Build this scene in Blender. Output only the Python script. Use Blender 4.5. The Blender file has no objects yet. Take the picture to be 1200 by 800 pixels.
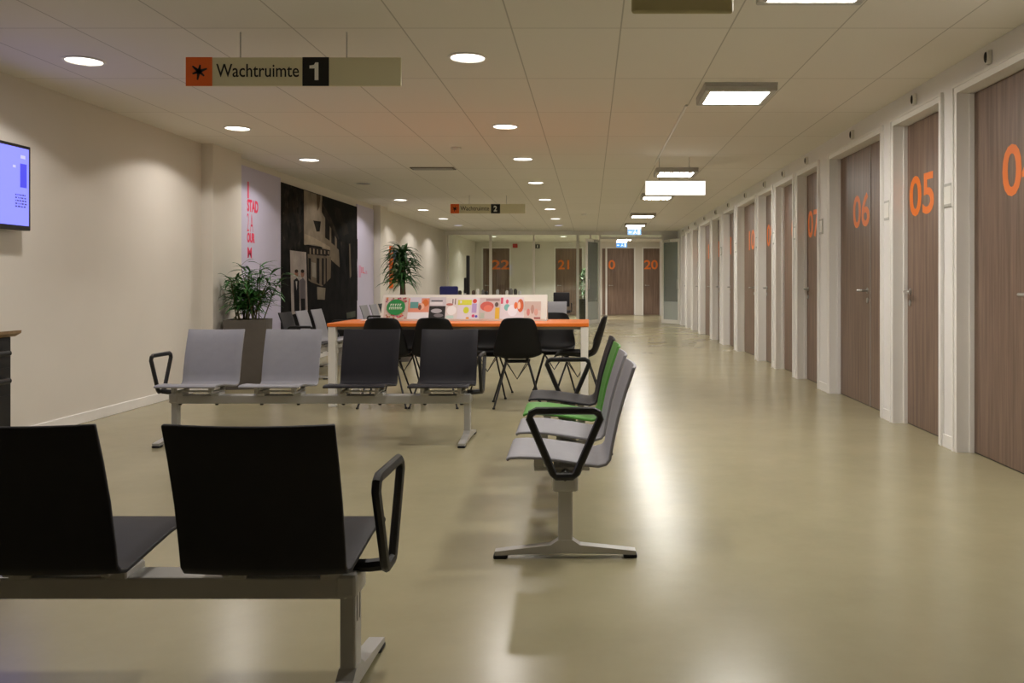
import bpy, bmesh, math, random
from mathutils import Vector, Matrix, noise

# ------------------------------------------------------------------ camera
S = bpy.context.scene
COL = S.collection
H = 1.12                      # camera height
F = 1000.0                    # focal length in pixels of a 1200 px wide picture
VX, VY = 692.0, 332.0         # vanishing point of the corridor
cam_data = bpy.data.cameras.new('camera')
cam_data.sensor_width = 36.0
cam_data.lens = F / 1200 * 36
cam_data.shift_x = (600 - VX) / 1200
cam_data.shift_y = (VY - 400) / 1200
cam_data.clip_start = 0.05
cam = bpy.data.objects.new('camera', cam_data)
COL.objects.link(cam)
cam.location = (0, 0, H)
cam.rotation_euler = (math.radians(90), 0, 0)
S.camera = cam

# ------------------------------------------------------------------ world, exposure, lamp power
w = bpy.data.worlds.new('world')
S.world = w
w.use_nodes = True
w.node_tree.nodes['Background'].inputs[0].default_value = (1, 0.93, 0.8, 1)
w.node_tree.nodes['Background'].inputs[1].default_value = 0.02
S.view_settings.view_transform = 'Standard'
S.view_settings.look = 'None'
S.view_settings.gamma = 1
S.view_settings.use_curve_mapping = False
S.view_settings.exposure = 0.18
SPOT_W = 36.0                 # recessed downlights
SQUARE_L = 54.0               # radiance of the square corridor lamps
WARM = (1.0, 0.94, 0.89)
COOL = (1.0, 0.96, 0.9)


# ------------------------------------------------------------------ helpers
def lin(c):
    return tuple(((v / 255) / 12.92 if v / 255 <= 0.04045 else ((v / 255 + 0.055) / 1.055) ** 2.4) for v in c)


def at(px, py, Y):
    return Vector(((px - VX) / F * Y, Y, H - (py - VY) / F * Y))


def nodes_of(m):
    return m.node_tree.nodes, m.node_tree.links


MATS = {}


def mat(name, rgb, rough=0.6, metal=0.0, emit=0.0, noise_amt=0.06, noise_scale=6.0, spec=0.5):
    if name in MATS:
        return MATS[name]
    m = bpy.data.materials.new(name)
    m.use_nodes = True
    n, l = nodes_of(m)
    b = n['Principled BSDF']
    c = lin(rgb)
    b.inputs['Roughness'].default_value = rough
    b.inputs['Metallic'].default_value = metal
    b.inputs['Specular IOR Level'].default_value = spec
    if noise_amt > 0 and not emit:
        tc = n.new('ShaderNodeTexCoord')
        t = n.new('ShaderNodeTexNoise')
        t.inputs['Scale'].default_value = noise_scale
        t.inputs['Detail'].default_value = 4
        r = n.new('ShaderNodeValToRGB')
        r.color_ramp.elements[0].position = 0.3
        r.color_ramp.elements[1].position = 0.7
        r.color_ramp.elements[0].color = (*[v * (1 - noise_amt) for v in c], 1)
        r.color_ramp.elements[1].color = (*[min(1, v * (1 + noise_amt)) for v in c], 1)
        l.new(tc.outputs['Object'], t.inputs['Vector'])
        l.new(t.outputs['Fac'], r.inputs['Fac'])
        l.new(r.outputs['Color'], b.inputs['Base Color'])
    else:
        b.inputs['Base Color'].default_value = (*c, 1)
    if emit:
        b.inputs['Emission Color'].default_value = (*c, 1)
        b.inputs['Emission Strength'].default_value = emit
    MATS[name] = m
    return m


def wood_mat(name, c0, c1, rough=0.45, stretch=(26, 26, 1.1)):
    m = bpy.data.materials.new(name)
    m.use_nodes = True
    n, l = nodes_of(m)
    b = n['Principled BSDF']
    tc = n.new('ShaderNodeTexCoord')
    mp = n.new('ShaderNodeMapping')
    mp.inputs['Scale'].default_value = stretch
    t = n.new('ShaderNodeTexNoise')
    t.inputs['Scale'].default_value = 1.0
    t.inputs['Detail'].default_value = 6
    t.inputs['Roughness'].default_value = 0.65
    r = n.new('ShaderNodeValToRGB')
    r.color_ramp.elements[0].position = 0.32
    r.color_ramp.elements[1].position = 0.68
    r.color_ramp.elements[0].color = (*lin(c0), 1)
    r.color_ramp.elements[1].color = (*lin(c1), 1)
    l.new(tc.outputs['Object'], mp.inputs['Vector'])
    l.new(mp.outputs['Vector'], t.inputs['Vector'])
    l.new(t.outputs['Fac'], r.inputs['Fac'])
    l.new(r.outputs['Color'], b.inputs['Base Color'])
    b.inputs['Roughness'].default_value = rough
    b.inputs['Specular IOR Level'].default_value = 0.35
    return m


def glass_mat(name, tint=(0.93, 0.97, 0.94), haze=0.0):
    m = bpy.data.materials.new(name)
    m.use_nodes = True
    n, l = nodes_of(m)
    n.remove(n['Principled BSDF'])
    out = n['Material Output']
    tr = n.new('ShaderNodeBsdfTransparent')
    tr.inputs[0].default_value = (*tint, 1)
    gl = n.new('ShaderNodeBsdfGlossy')
    gl.inputs['Roughness'].default_value = 0.02
    fr = n.new('ShaderNodeFresnel')
    fr.inputs[0].default_value = 1.45
    mx = n.new('ShaderNodeMixShader')
    l.new(fr.outputs[0], mx.inputs[0])
    l.new(tr.outputs[0], mx.inputs[1])
    l.new(gl.outputs[0], mx.inputs[2])
    last = mx
    if haze:
        df = n.new('ShaderNodeBsdfDiffuse')
        df.inputs[0].default_value = (0.75, 0.8, 0.76, 1)
        m2 = n.new('ShaderNodeMixShader')
        m2.inputs[0].default_value = haze
        l.new(mx.outputs[0], m2.inputs[1])
        l.new(df.outputs[0], m2.inputs[2])
        last = m2
    l.new(last.outputs[0], out.inputs['Surface'])
    return m


class MB:
    """collects shapes, then links them as one mesh object"""

    def __init__(self):
        self.bm = bmesh.new()
        self.mi = 0

    def face(self, vs):
        try:
            f = self.bm.faces.new(vs)
            f.material_index = self.mi
            return f
        except ValueError:
            return None

    def box(self, lo, hi, M=None, bevel=0.0, seg=2):
        x0, y0, z0 = lo
        x1, y1, z1 = hi
        co = [(x0, y0, z0), (x1, y0, z0), (x1, y1, z0), (x0, y1, z0),
              (x0, y0, z1), (x1, y0, z1), (x1, y1, z1), (x0, y1, z1)]
        v = [self.bm.verts.new(M @ Vector(c) if M else Vector(c)) for c in co]
        fs = [self.face([v[i] for i in q]) for q in
              ((3, 2, 1, 0), (4, 5, 6, 7), (0, 1, 5, 4), (1, 2, 6, 5), (2, 3, 7, 6), (3, 0, 4, 7))]
        if bevel:
            es = {e for f in fs for e in f.edges}
            r = bmesh.ops.bevel(self.bm, geom=list(es), offset=bevel, segments=seg, affect='EDGES', profile=0.5)
            for f in r['faces']:
                f.material_index = self.mi
        return self

    def prism(self, poly, axis, a, b, M=None):
        """poly of 2-D points in the two other axes, extruded along axis from a to b"""
        def mk(p, t):
            c = {'x': (t, p[0], p[1]), 'y': (p[0], t, p[1]), 'z': (p[0], p[1], t)}[axis]
            c = Vector(c)
            return self.bm.verts.new(M @ c if M else c)
        A = [mk(p, a) for p in poly]
        B = [mk(p, b) for p in poly]
        n = len(poly)
        fs = [self.face(list(reversed(A))), self.face(B)]
        for i in range(n):
            fs.append(self.face([A[i], A[(i + 1) % n], B[(i + 1) % n], B[i]]))
        bmesh.ops.recalc_face_normals(self.bm, faces=[f for f in fs if f])
        return self

    def lathe(self, prof, seg=24, M=None, caps=True):
        """prof of (r, z)"""
        rings = []
        for r, z in prof:
            ring = []
            for i in range(seg):
                a = 2 * math.pi * i / seg
                c = Vector((r * math.cos(a), r * math.sin(a), z))
                ring.append(self.bm.verts.new(M @ c if M else c))
            rings.append(ring)
        fs = []
        for A, B in zip(rings, rings[1:]):
            for i in range(seg):
                fs.append(self.face([A[i], A[(i + 1) % seg], B[(i + 1) % seg], B[i]]))
        if caps:
            fs.append(self.face(list(reversed(rings[0]))))
            fs.append(self.face(rings[-1]))
        bmesh.ops.recalc_face_normals(self.bm, faces=[f for f in fs if f])
        return self

    def tube(self, pts, r, seg=8, closed=False, M=None, flat=1.0):
        pts = [Vector(p) for p in pts]
        n = len(pts)
        rr = r if isinstance(r, (list, tuple)) else [r] * n
        rings = []
        prev = None
        for i in range(n):
            if closed:
                t = (pts[(i + 1) % n] - pts[i - 1]).normalized()
            else:
                t = (pts[min(i + 1, n - 1)] - pts[max(i - 1, 0)]).normalized()
            if prev is None:
                ref = Vector((0, 0, 1)) if abs(t.z) < 0.9 else Vector((1, 0, 0))
                u = t.cross(ref).normalized()
            else:
                u = (prev - t * prev.dot(t)).normalized()
            prev = u
            v = t.cross(u)
            ring = []
            for k in range(seg):
                a = 2 * math.pi * k / seg
                c = pts[i] + (u * math.cos(a) * flat + v * math.sin(a)) * rr[i]
                ring.append(self.bm.verts.new(M @ c if M else c))
            rings.append(ring)
        fs = []
        m = n if closed else n - 1
        for i in range(m):
            A, B = rings[i], rings[(i + 1) % n]
            for k in range(seg):
                fs.append(self.face([A[k], A[(k + 1) % seg], B[(k + 1) % seg], B[k]]))
        if not closed:
            fs.append(self.face(list(reversed(rings[0]))))
            fs.append(self.face(rings[-1]))
        bmesh.ops.recalc_face_normals(self.bm, faces=[f for f in fs if f])
        return self

    def poly(self, pts, M=None):
        return self.face([self.bm.verts.new(M @ Vector(p) if M else Vector(p)) for p in pts])

    def ball(self, c, r, sc=(1, 1, 1), seg=12):
        M = Matrix.Translation(Vector(c)) @ Matrix.Diagonal((*sc, 1))
        prof = [(max(1e-4, r * math.sin(math.pi * i / 8)), -r * math.cos(math.pi * i / 8)) for i in range(9)]
        return self.lathe(prof, seg, M)

    def build(self, name, m, parent=None, smooth=False, loc=None):
        me = bpy.data.meshes.new(name)
        self.bm.to_mesh(me)
        self.bm.free()
        for x in (m if isinstance(m, (list, tuple)) else [m]):
            me.materials.append(x)
        o = bpy.data.objects.new(name, me)
        COL.objects.link(o)
        if parent:
            o.parent = parent
        if loc is not None:
            o.location = loc
        if smooth:
            for p in me.polygons:
                p.use_smooth = True
            try:
                me.set_sharp_from_angle(angle=math.radians(40))
            except Exception:
                pass
        return o


def tag(o, label, cat, group=None):
    o['label'] = label
    o['category'] = cat
    if group:
        o['group'] = group
    return o


def struct(o, label=None):
    o['kind'] = 'structure'
    if label:
        o['label'] = label
    return o


def empty(name, loc=(0, 0, 0), rz=0.0):
    o = bpy.data.objects.new(name, None)
    COL.objects.link(o)
    o.location = loc
    o.rotation_euler = (0, 0, rz)
    o.empty_display_size = 0.1
    return o


def dup(o, parent=None):
    """copy of a thing with copies of its parts and sub-parts"""
    c = o.copy()
    COL.objects.link(c)
    if parent is not None:
        c.parent = parent
    for ch in list(o.children):
        dup(ch, c)
    return c


def frame_mat(origin, xa, ya):
    xa, ya = Vector(xa), Vector(ya)
    za = xa.cross(ya)
    M = Matrix((xa, ya, za)).transposed().to_4x4()
    M.translation = Vector(origin)
    return M


FACE_AISLE = ((0, -1, 0), (0, 0, 1))      # right wall, faces -X
FACE_CAM = ((1, 0, 0), (0, 0, 1))         # faces -Y
FACE_ROOM = ((0, 1, 0), (0, 0, 1))        # left wall, faces +X


def text(body, w_, h_, m, name, parent, M, thick=0.001, bold=0.0):
    """letters fitted into a w_ x h_ box whose lower left corner is the origin of M"""
    cu = bpy.data.curves.new(name, 'FONT')
    cu.body = body
    cu.size = 1.0
    cu.extrude = 0.01
    cu.offset = bold
    cu.resolution_u = 4
    o = bpy.data.objects.new(name, cu)
    COL.objects.link(o)
    dg = bpy.context.evaluated_depsgraph_get()
    dg.update()
    me = bpy.data.meshes.new_from_object(o.evaluated_get(dg))
    bpy.data.objects.remove(o)
    xs = [v.co.x for v in me.vertices]
    ys = [v.co.y for v in me.vertices]
    zs = [v.co.z for v in me.vertices]
    for v in me.vertices:
        v.co = M @ Vector(((v.co.x - min(xs)) / (max(xs) - min(xs)) * w_,
                           (v.co.y - min(ys)) / (max(ys) - min(ys)) * h_,
                           (v.co.z - min(zs)) / (max(zs) - min(zs)) * thick + 0.0003))
    me.materials.clear()
    me.materials.append(m)
    me.name = name
    t = bpy.data.objects.new(name, me)
    COL.objects.link(t)
    if parent:
        t.parent = parent
    return t


# ------------------------------------------------------------------ materials
M_WALL = mat('painted wall', (222, 216, 206), 0.7, noise_amt=0.015, noise_scale=2.5, spec=0.25)
M_WALLR = mat('painted corridor wall', (232, 229, 226), 0.6, noise_amt=0.015, noise_scale=2.5, spec=0.3)
M_WHITE = mat('white lacquer', (228, 225, 217), 0.4, noise_amt=0.01)
M_TRIM = mat('white trim', (236, 233, 228), 0.45, noise_amt=0.01)
M_DOOR = wood_mat('brown wood veneer', (104, 84, 72), (142, 118, 102), 0.42)
M_ORANGE = mat('orange lettering', (240, 124, 38), 0.5, noise_amt=0)
M_STEEL = mat('brushed steel', (178, 176, 172), 0.32, 0.9, noise_amt=0.03)
M_ALU = mat('silver lacquered aluminium', (186, 184, 180), 0.4, 0.35, noise_amt=0.02)
M_BLACK = mat('black plastic', (24, 23, 23), 0.45, noise_amt=0.05)
M_SHELL = mat('black shell plastic', (11, 11, 11), 0.55, noise_amt=0.05, spec=0.3)
M_DARK = mat('dark charcoal seat', (26, 24, 30), 0.55, noise_amt=0.06, noise_scale=30, spec=0.35)
M_GREY = mat('light grey seat', (146, 145, 151), 0.5, noise_amt=0.03, noise_scale=20)
M_GREEN = mat('green seat', (78, 140, 54), 0.5, noise_amt=0.04, noise_scale=20)
M_RUBBER = mat('black rubber', (18, 18, 18), 0.8, noise_amt=0)
M_TOP = mat('orange table laminate', (236, 122, 40), 0.35, noise_amt=0.03)
M_EDGE = mat('grey meeting strip', (150, 142, 134), 0.5)
M_POT = mat('taupe planter', (86, 80, 74), 0.7, noise_amt=0.05, noise_scale=12)
M_SOIL = mat('soil', (46, 36, 28), 0.95, noise_amt=0.3, noise_scale=40)
M_SIGN = mat('pale sign board', (222, 216, 184), 0.5, noise_amt=0.01)
M_SIGNB = mat('black sign field', (14, 14, 15), 0.5, noise_amt=0)
M_SIGNO = mat('orange sign field', (236, 106, 30), 0.5, noise_amt=0)
M_SIGNW = mat('white sign lettering', (238, 238, 232), 0.5, noise_amt=0)
M_LAMPGREY = mat('grey lamp housing', (186, 183, 176), 0.5, noise_amt=0.02)
M_NAVY = mat('navy fabric', (30, 34, 96), 0.8, noise_amt=0.1, noise_scale=40)


def emissive(name, rgb, strength):
    m = bpy.data.materials.new(name)
    m.use_nodes = True
    n, l = nodes_of(m)
    b = n['Principled BSDF']
    b.inputs['Base Color'].default_value = (0.03, 0.03, 0.03, 1)
    b.inputs['Emission Color'].default_value = (*rgb, 1)
    b.inputs['Emission Strength'].default_value = strength
    return m


M_DISC = emissive('lit downlight diffuser', (1, 0.95, 0.86), 5.0)
M_DISCB = emissive('lit bluish diffuser', (0.75, 0.72, 1.0), 1.2)
M_SQUARE = emissive('lit square diffuser', COOL, SQUARE_L)
M_OFF = mat('unlit downlight', (96, 92, 82), 0.5)

# floor: polished olive-beige linoleum
M_FLOOR = bpy.data.materials.new('polished linoleum')
M_FLOOR.use_nodes = True
n, l = nodes_of(M_FLOOR)
b = n['Principled BSDF']
tc = n.new('ShaderNodeTexCoord')
t1 = n.new('ShaderNodeTexNoise')
t1.inputs['Scale'].default_value = 1.6
t1.inputs['Detail'].default_value = 8
t1.inputs['Roughness'].default_value = 0.7
r1 = n.new('ShaderNodeValToRGB')
r1.color_ramp.elements[0].position = 0.3
r1.color_ramp.elements[1].position = 0.7
r1.color_ramp.elements[0].color = (*lin((152, 144, 114)), 1)
r1.color_ramp.elements[1].color = (*lin((163, 155, 124)), 1)
l.new(tc.outputs['Object'], t1.inputs['Vector'])
l.new(t1.outputs['Fac'], r1.inputs['Fac'])
l.new(r1.outputs['Color'], b.inputs['Base Color'])
t2 = n.new('ShaderNodeTexNoise')
t2.inputs['Scale'].default_value = 0.9
r2 = n.new('ShaderNodeMapRange')
r2.inputs['To Min'].default_value = 0.21
r2.inputs['To Max'].default_value = 0.28
l.new(tc.outputs['Object'], t2.inputs['Vector'])
l.new(t2.outputs['Fac'], r2.inputs['Value'])
l.new(r2.outputs['Result'], b.inputs['Roughness'])
b.inputs['Specular IOR Level'].default_value = 0.7

# ceiling: 0.63 x 1.2 m tiles
M_CEIL = bpy.data.materials.new('mineral ceiling tiles')
M_CEIL.use_nodes = True
n, l = nodes_of(M_CEIL)
b = n['Principled BSDF']
tc = n.new('ShaderNodeTexCoord')
mp = n.new('ShaderNodeMapping')
mp.inputs['Location'].default_value = (-0.174, -0.1, 0)
br = n.new('ShaderNodeTexBrick')
br.offset = 0.0
br.inputs['Color1'].default_value = (*lin((228, 223, 212)), 1)
br.inputs['Color2'].default_value = (*lin((231, 226, 216)), 1)
br.inputs['Mortar'].default_value = (*lin((188, 183, 171)), 1)
br.inputs['Scale'].default_value = 1.0
br.inputs['Mortar Size'].default_value = 0.005
br.inputs['Mortar Smooth'].default_value = 0.3
br.inputs['Brick Width'].default_value = 0.628
br.inputs['Row Height'].default_value = 1.2
l.new(tc.outputs['Object'], mp.inputs['Vector'])
l.new(mp.outputs['Vector'], br.inputs['Vector'])
l.new(br.outputs['Color'], b.inputs['Base Color'])
b.inputs['Roughness'].default_value = 0.85
b.inputs['Specular IOR Level'].default_value = 0.2

# ------------------------------------------------------------------ room shell
XL, XR, XD = -4.08, 2.44, 2.54      # left wall, right wall, door plane on the right
ZC = 2.585                          # ceiling
Y0, Y1, YG = -2.6, 30.2, 24.0       # rear, far wall, glass partition
ZD = 2.38                           # door heads

struct(MB().box((XL - 0.2, Y0 - 0.2, -0.1), (XR + 0.5, Y1 + 0.2, 0)).build('floor', M_FLOOR))
struct(MB().box((XL - 0.2, Y0 - 0.2, ZC), (XR + 0.5, Y1 + 0.2, ZC + 0.1)).build('ceiling', M_CEIL))
mb = MB()
mb.box((XL - 0.2, Y0, 0), (XL, Y1, ZC))
struct(mb.build('wall_left', M_WALL))
struct(MB().box((XL, 8.95, 0), (XL + 0.12, 9.68, ZC)).build('wall_pilaster', M_WALL))
o = struct(MB().box((XL, 16.0, 0), (XL + 0.14, 16.55, ZC)).build('wall_pilaster', M_WALL))
struct(MB().box((XL - 0.2, Y0 - 0.2, 0), (XR + 0.5, Y0, ZC)).build('wall_rear', M_WALL))
mb = MB()
for a, c in ((Y0, 8.95), (9.68, 16.0), (16.55, YG)):
    mb.box((XL, a, 0), (XL + 0.014, c, 0.085), bevel=0.004, seg=1)
mb.box((XL + 0.12, 8.95, 0), (XL + 0.132, 9.68, 0.085)).box((XL, 8.938, 0), (XL + 0.12, 8.95, 0.085))
struct(mb.build('baseboard_left', M_TRIM))

# right wall with its row of doors: near Y, far Y, number, side of the number/handle, seam of the side leaf
DOORS = [
    (4.75, 5.657, '04', 'near', None),
    (5.951, 6.846, '05', 'far', None),
    (7.155, 8.67, '06', 'near', 7.74),
    (9.14, 10.02, '07', 'far', None),
    (10.27, 11.18, '08', 'near', None),
    (11.45, 12.34, '09', 'far', None),
    (12.62, 14.09, '10', 'near', 13.17),
    (14.45, 15.56, '11', 'far', None),
    (16.05, 16.98, '12', 'far', None),
    (17.35, 18.88, '13', 'near', 17.9),
    (19.25, 20.25, '14', 'far', None),
    (20.6, 21.45, '15', 'near', None),
    (21.85, 22.7, '16', 'far', None),
]
mb = MB()
bb = MB()
prev = Y0
for a, c, *_ in DOORS:
    e = 0.03
    mb.box((XR, prev + (e if prev > 0 else 0), 0), (XR + 0.3, a - e, ZC))
    mb.box((XR, a - e, ZD + e), (XR + 0.3, c + e, ZC))
    mb.box((XD + 0.05, a - e, 0), (XR + 0.3, c + e, ZD + e))
    if a - prev > 0.15:
        bb.box((XR - 0.012, prev + (0.062 if prev > 0 else 0), 0), (XR, a - 0.062, 0.085))
    prev = c
mb.box((XR, prev + 0.03, 0), (XR + 0.3, Y1, ZC))
bb.box((XR - 0.012, prev + 0.062, 0), (XR, YG - 0.05, 0.085))
struct(mb.build('wall_right', M_WALLR))
struct(bb.build('baseboard_right', M_TRIM))


def lever(parent, y, d):
    """lever handle with rose and key plate on a right-hand door; the lever points along d"""
    h = MB()
    R = frame_mat((XD, y, 1.055), *FACE_AISLE)
    h.lathe([(0.026, 0.0), (0.026, 0.008), (0.011, 0.01), (0.011, 0.05)], 16, R)
    h.tube([(XD - 0.05, y, 1.055), (XD - 0.055, y + d * 0.02, 1.055), (XD - 0.055, y + d * 0.13, 1.055)], 0.0105, 8)
    h.lathe([(0.024, 0.0), (0.024, 0.008)], 16, frame_mat((XD, y, 0.965), *FACE_AISLE))
    return h.build('handle', M_STEEL, parent, True)


for i, (a, c, num, side, seam) in enumerate(DOORS):
    d0 = seam if seam else a
    leaf = MB().box((XD, d0 + 0.004, 0.008), (XD + 0.042, c - 0.004, ZD - 0.004)).build('door_%d' % (i + 1), M_DOOR)
    struct(leaf, 'brown wood corridor door with the orange number %s' % num)
    if seam:
        MB().box((XD, a + 0.004, 0.008), (XD + 0.042, seam - 0.012, ZD - 0.004)).build('side_leaf', M_DOOR, leaf)
        MB().box((XD - 0.006, seam - 0.012, 0.008), (XD + 0.03, seam + 0.004, ZD - 0.004)).build('meeting_strip', M_EDGE, leaf)
    fr = MB()
    p, q = 0.058, 0.014
    fr.box((XR - q, a - p, 0), (XR, a, ZD + p)).box((XR, a - 0.029, 0), (XD + 0.045, a, ZD + 0.029))
    fr.box((XR - q, c, 0), (XR, c + p, ZD + p)).box((XR, c, 0), (XD + 0.045, c + 0.029, ZD + 0.029))
    fr.box((XR - q, a, ZD), (XR, c, ZD + p)).box((XR, a, ZD), (XD + 0.045, c, ZD + 0.029))
    fr.box((XR - q - 0.008, a - p, 0), (XR - q, a - p + 0.018, ZD + p))
    fr.box((XR - q - 0.008, c + p - 0.018, 0), (XR - q, c + p, ZD + p))
    fr.box((XR - q - 0.008, a - p + 0.018, ZD + p - 0.018), (XR - q, c + p - 0.018, ZD + p))
    # rebate the leaf closes against
    fr.box((XD - 0.03, c - 0.012, 0), (XD, c, ZD)).box((XD - 0.03, a, 0), (XD, a + 0.012, ZD))
    fr.build('door_frame', M_TRIM, leaf)
    MB().box((XD + 0.005, a, 0), (XD + 0.03, c, 0.006)).build('threshold', M_BLACK, leaf)
    tx = (c - 0.056) if side == 'far' else (d0 + 0.51)
    text(num, 0.48, 0.315, M_ORANGE, 'door_number', leaf, frame_mat((XD, tx, 1.645), *FACE_AISLE), bold=0.018)
    if side == 'far':
        lever(leaf, c - 0.075, -1)
    else:
        lever(leaf, d0 + 0.075, 1)
    # call lamp above the door
    yc = (a + c) / 2
    hn = MB().box((XR - 0.03, yc - 0.022, 2.455), (XR, yc + 0.022, 2.54), bevel=0.006).build('call_lamp', M_WHITE)
    MB().ball((XR - 0.03, yc, 2.4975), 0.036, (0.3, 0.45, 0.95)).build('lens', M_BLACK, hn, True)
    tag(hn, 'small white call lamp with dark lens on the wall above door %s' % num, 'call lamp', 'call lamps above the corridor doors')
    # name card holder on the wall strip next to the door
    if i < 9:
        yy = a - 0.058 - 0.075
        if yy - 0.06 > DOORS[i - 1][1] + 0.055 or i == 0:
            hw = min(0.062, (a - DOORS[i - 1][1] - 0.116) / 2 - 0.012) if i else 0.062
            yy = (a + DOORS[i - 1][1]) / 2 if i and a - DOORS[i - 1][1] < 0.4 else yy
            ch = MB().box((XR - 0.012, yy - hw, 1.64), (XR, yy + hw, 1.80), bevel=0.003, seg=1).build('card_holder', M_LAMPGREY)
            MB().box((XR - 0.0135, yy - hw + 0.006, 1.66), (XR - 0.012, yy + hw - 0.006, 1.78)).build('card', M_WHITE, ch)
            tag(ch, 'wall card holder with white card on the strip just nearer than door %s' % num, 'card holder', 'card holders beside the corridor doors')

# ------------------------------------------------------------------ far end: glass partition and far wall
M_GLASS = glass_mat('clear pane glass')
M_GLASSG = glass_mat('greenish door glass', (0.8, 0.89, 0.84), 0.16)
M_FROST = glass_mat('frosted band', (0.75, 0.82, 0.78), 0.5)
far_doors = [  # px range on the far wall, number, text px range
    (566, 597, '22', (576, 597), 'brown wood door with orange number 22 behind the glass partition'),
    (651, 682, '21', (654, 667), 'brown wood door with orange number 21 behind the glass partition'),
    (711.5, 743, '0', (713, 721), 'brown wood door with orange numeral at the end of the corridor'),
    (754, 785, '20', (755, 771), 'brown wood door with orange number 20 at the end of the corridor'),
]
fx = lambda px: (px - VX) / F * Y1
ZF = 2.36
mb = MB()
cuts = sorted([(fx(a), fx(c)) for a, c, *_ in far_doors] + [(fx(527), fx(545)), (fx(705.5), fx(709.5))])
prev = XL - 0.2
for a, c in cuts:
    mb.box((prev, Y1, 0), (a, Y1 + 0.2, ZC))
    mb.box((a, Y1, ZF), (c, Y1 + 0.2, ZC))
    mb.box((a, Y1 + 0.1, 0), (c, Y1 + 0.2, ZF))
    prev = c
mb.box((prev, Y1, 0), (XR + 0.5, Y1 + 0.2, ZC))
struct(mb.build('wall_far', M_WALL))
k = len(DOORS)
for a, c, num, (ta, tb), lab in far_doors:
    k += 1
    leaf = MB().box((fx(a) + 0.004, Y1 + 0.04, 0.008), (fx(c) - 0.004, Y1 + 0.08, ZF - 0.004)).build('door_%d' % k, M_DOOR)
    struct(leaf, lab)
    fr = MB()
    fr.box((fx(a) - 0.05, Y1 - 0.012, 0), (fx(a), Y1 + 0.04, ZF + 0.05)).box((fx(c), Y1 - 0.012, 0), (fx(c) + 0.05, Y1 + 0.04, ZF + 0.05))
    fr.box((fx(a), Y1 - 0.012, ZF), (fx(c), Y1 + 0.04, ZF + 0.05))
    fr.build('door_frame', M_TRIM, leaf)
    text(num, fx(tb) - fx(ta), 0.33, M_ORANGE, 'door_number', leaf, frame_mat((fx(ta), Y1 + 0.04, 1.62), *FACE_CAM), bold=0.02)
    hx = fx(a) + 0.08
    MB().lathe([(0.025, 0), (0.025, 0.01), (0.01, 0.012), (0.01, 0.05)], 12, frame_mat((hx, Y1 + 0.04, 1.05), *FACE_CAM)) \
        .tube([(hx, Y1 - 0.01, 1.05), (hx + 0.13, Y1 - 0.01, 1.05)], 0.01).build('handle', M_STEEL, leaf, True)
for a, c, m, lab in ((527, 545, mat('dim doorway grey lilac', (150, 146, 158), 0.5), 'grey panel standing in for a dim open doorway at the left end of the far wall'),  # open doorway drawn as a flat leaf, the room's dimness put in its colour
                     (705.5, 709.5, M_DOOR, 'narrow brown side panel left of the corridor end door')):
    k += 1
    leaf = MB().box((fx(a) + 0.004, Y1 + 0.04, 0.008), (fx(c) - 0.004, Y1 + 0.08, ZF - 0.004)).build('door_%d' % k, m)
    struct(leaf, lab)

# partition: posts, head beam, panes
gx = lambda px: (px - VX) / F * YG
posts = [525, 575, 625.5, 677, 692, 703]
mb = MB()
mb.box((XL, YG - 0.05, ZC - 0.1), (XR, YG + 0.05, ZC))
struct(mb.build('trim_1', M_TRIM))
for i, p in enumerate(posts):
    wd = 0.075 if i in (1, 3) else 0.045
    struct(MB().box((gx(p) - wd / 2, YG - 0.045, 0), (gx(p) + wd / 2, YG + 0.045, ZC - 0.1), bevel=0.004, seg=1).build('trim_%d' % (i + 2), M_WHITE))
xo0, xo1 = gx(703), 2.0                    # doorway
struct(MB().box((xo0 + 0.0225, YG - 0.045, 2.36), (xo1, YG + 0.045, 2.43)).build('trim_8', M_WHITE))
struct(MB().box((xo1, YG - 0.045, 0), (xo1 + 0.05, YG + 0.045, ZC - 0.1)).build('trim_9', M_WHITE))
struct(MB().box((xo1 + 0.05, YG - 0.03, 0), (XR, YG + 0.03, ZC - 0.1)).build('wall_stub', M_WALLR))
for i in range(len(posts) - 1):
    a, c = gx(posts[i]) + 0.0375, gx(posts[i + 1]) - 0.0375
    wn = struct(MB().box((a, YG - 0.005, 0.06), (c, YG + 0.005, ZC - 0.1)).build('window_%d' % (i + 1), M_GLASS))
    MB().box((a, YG - 0.03, 0.0), (c, YG + 0.03, 0.06)).build('window_sill', M_WHITE, wn)
wn = struct(MB().box((xo0 + 0.0225, YG - 0.005, 2.43), (xo1, YG + 0.005, ZC - 0.1)).build('window_6', M_GLASS))


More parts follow.
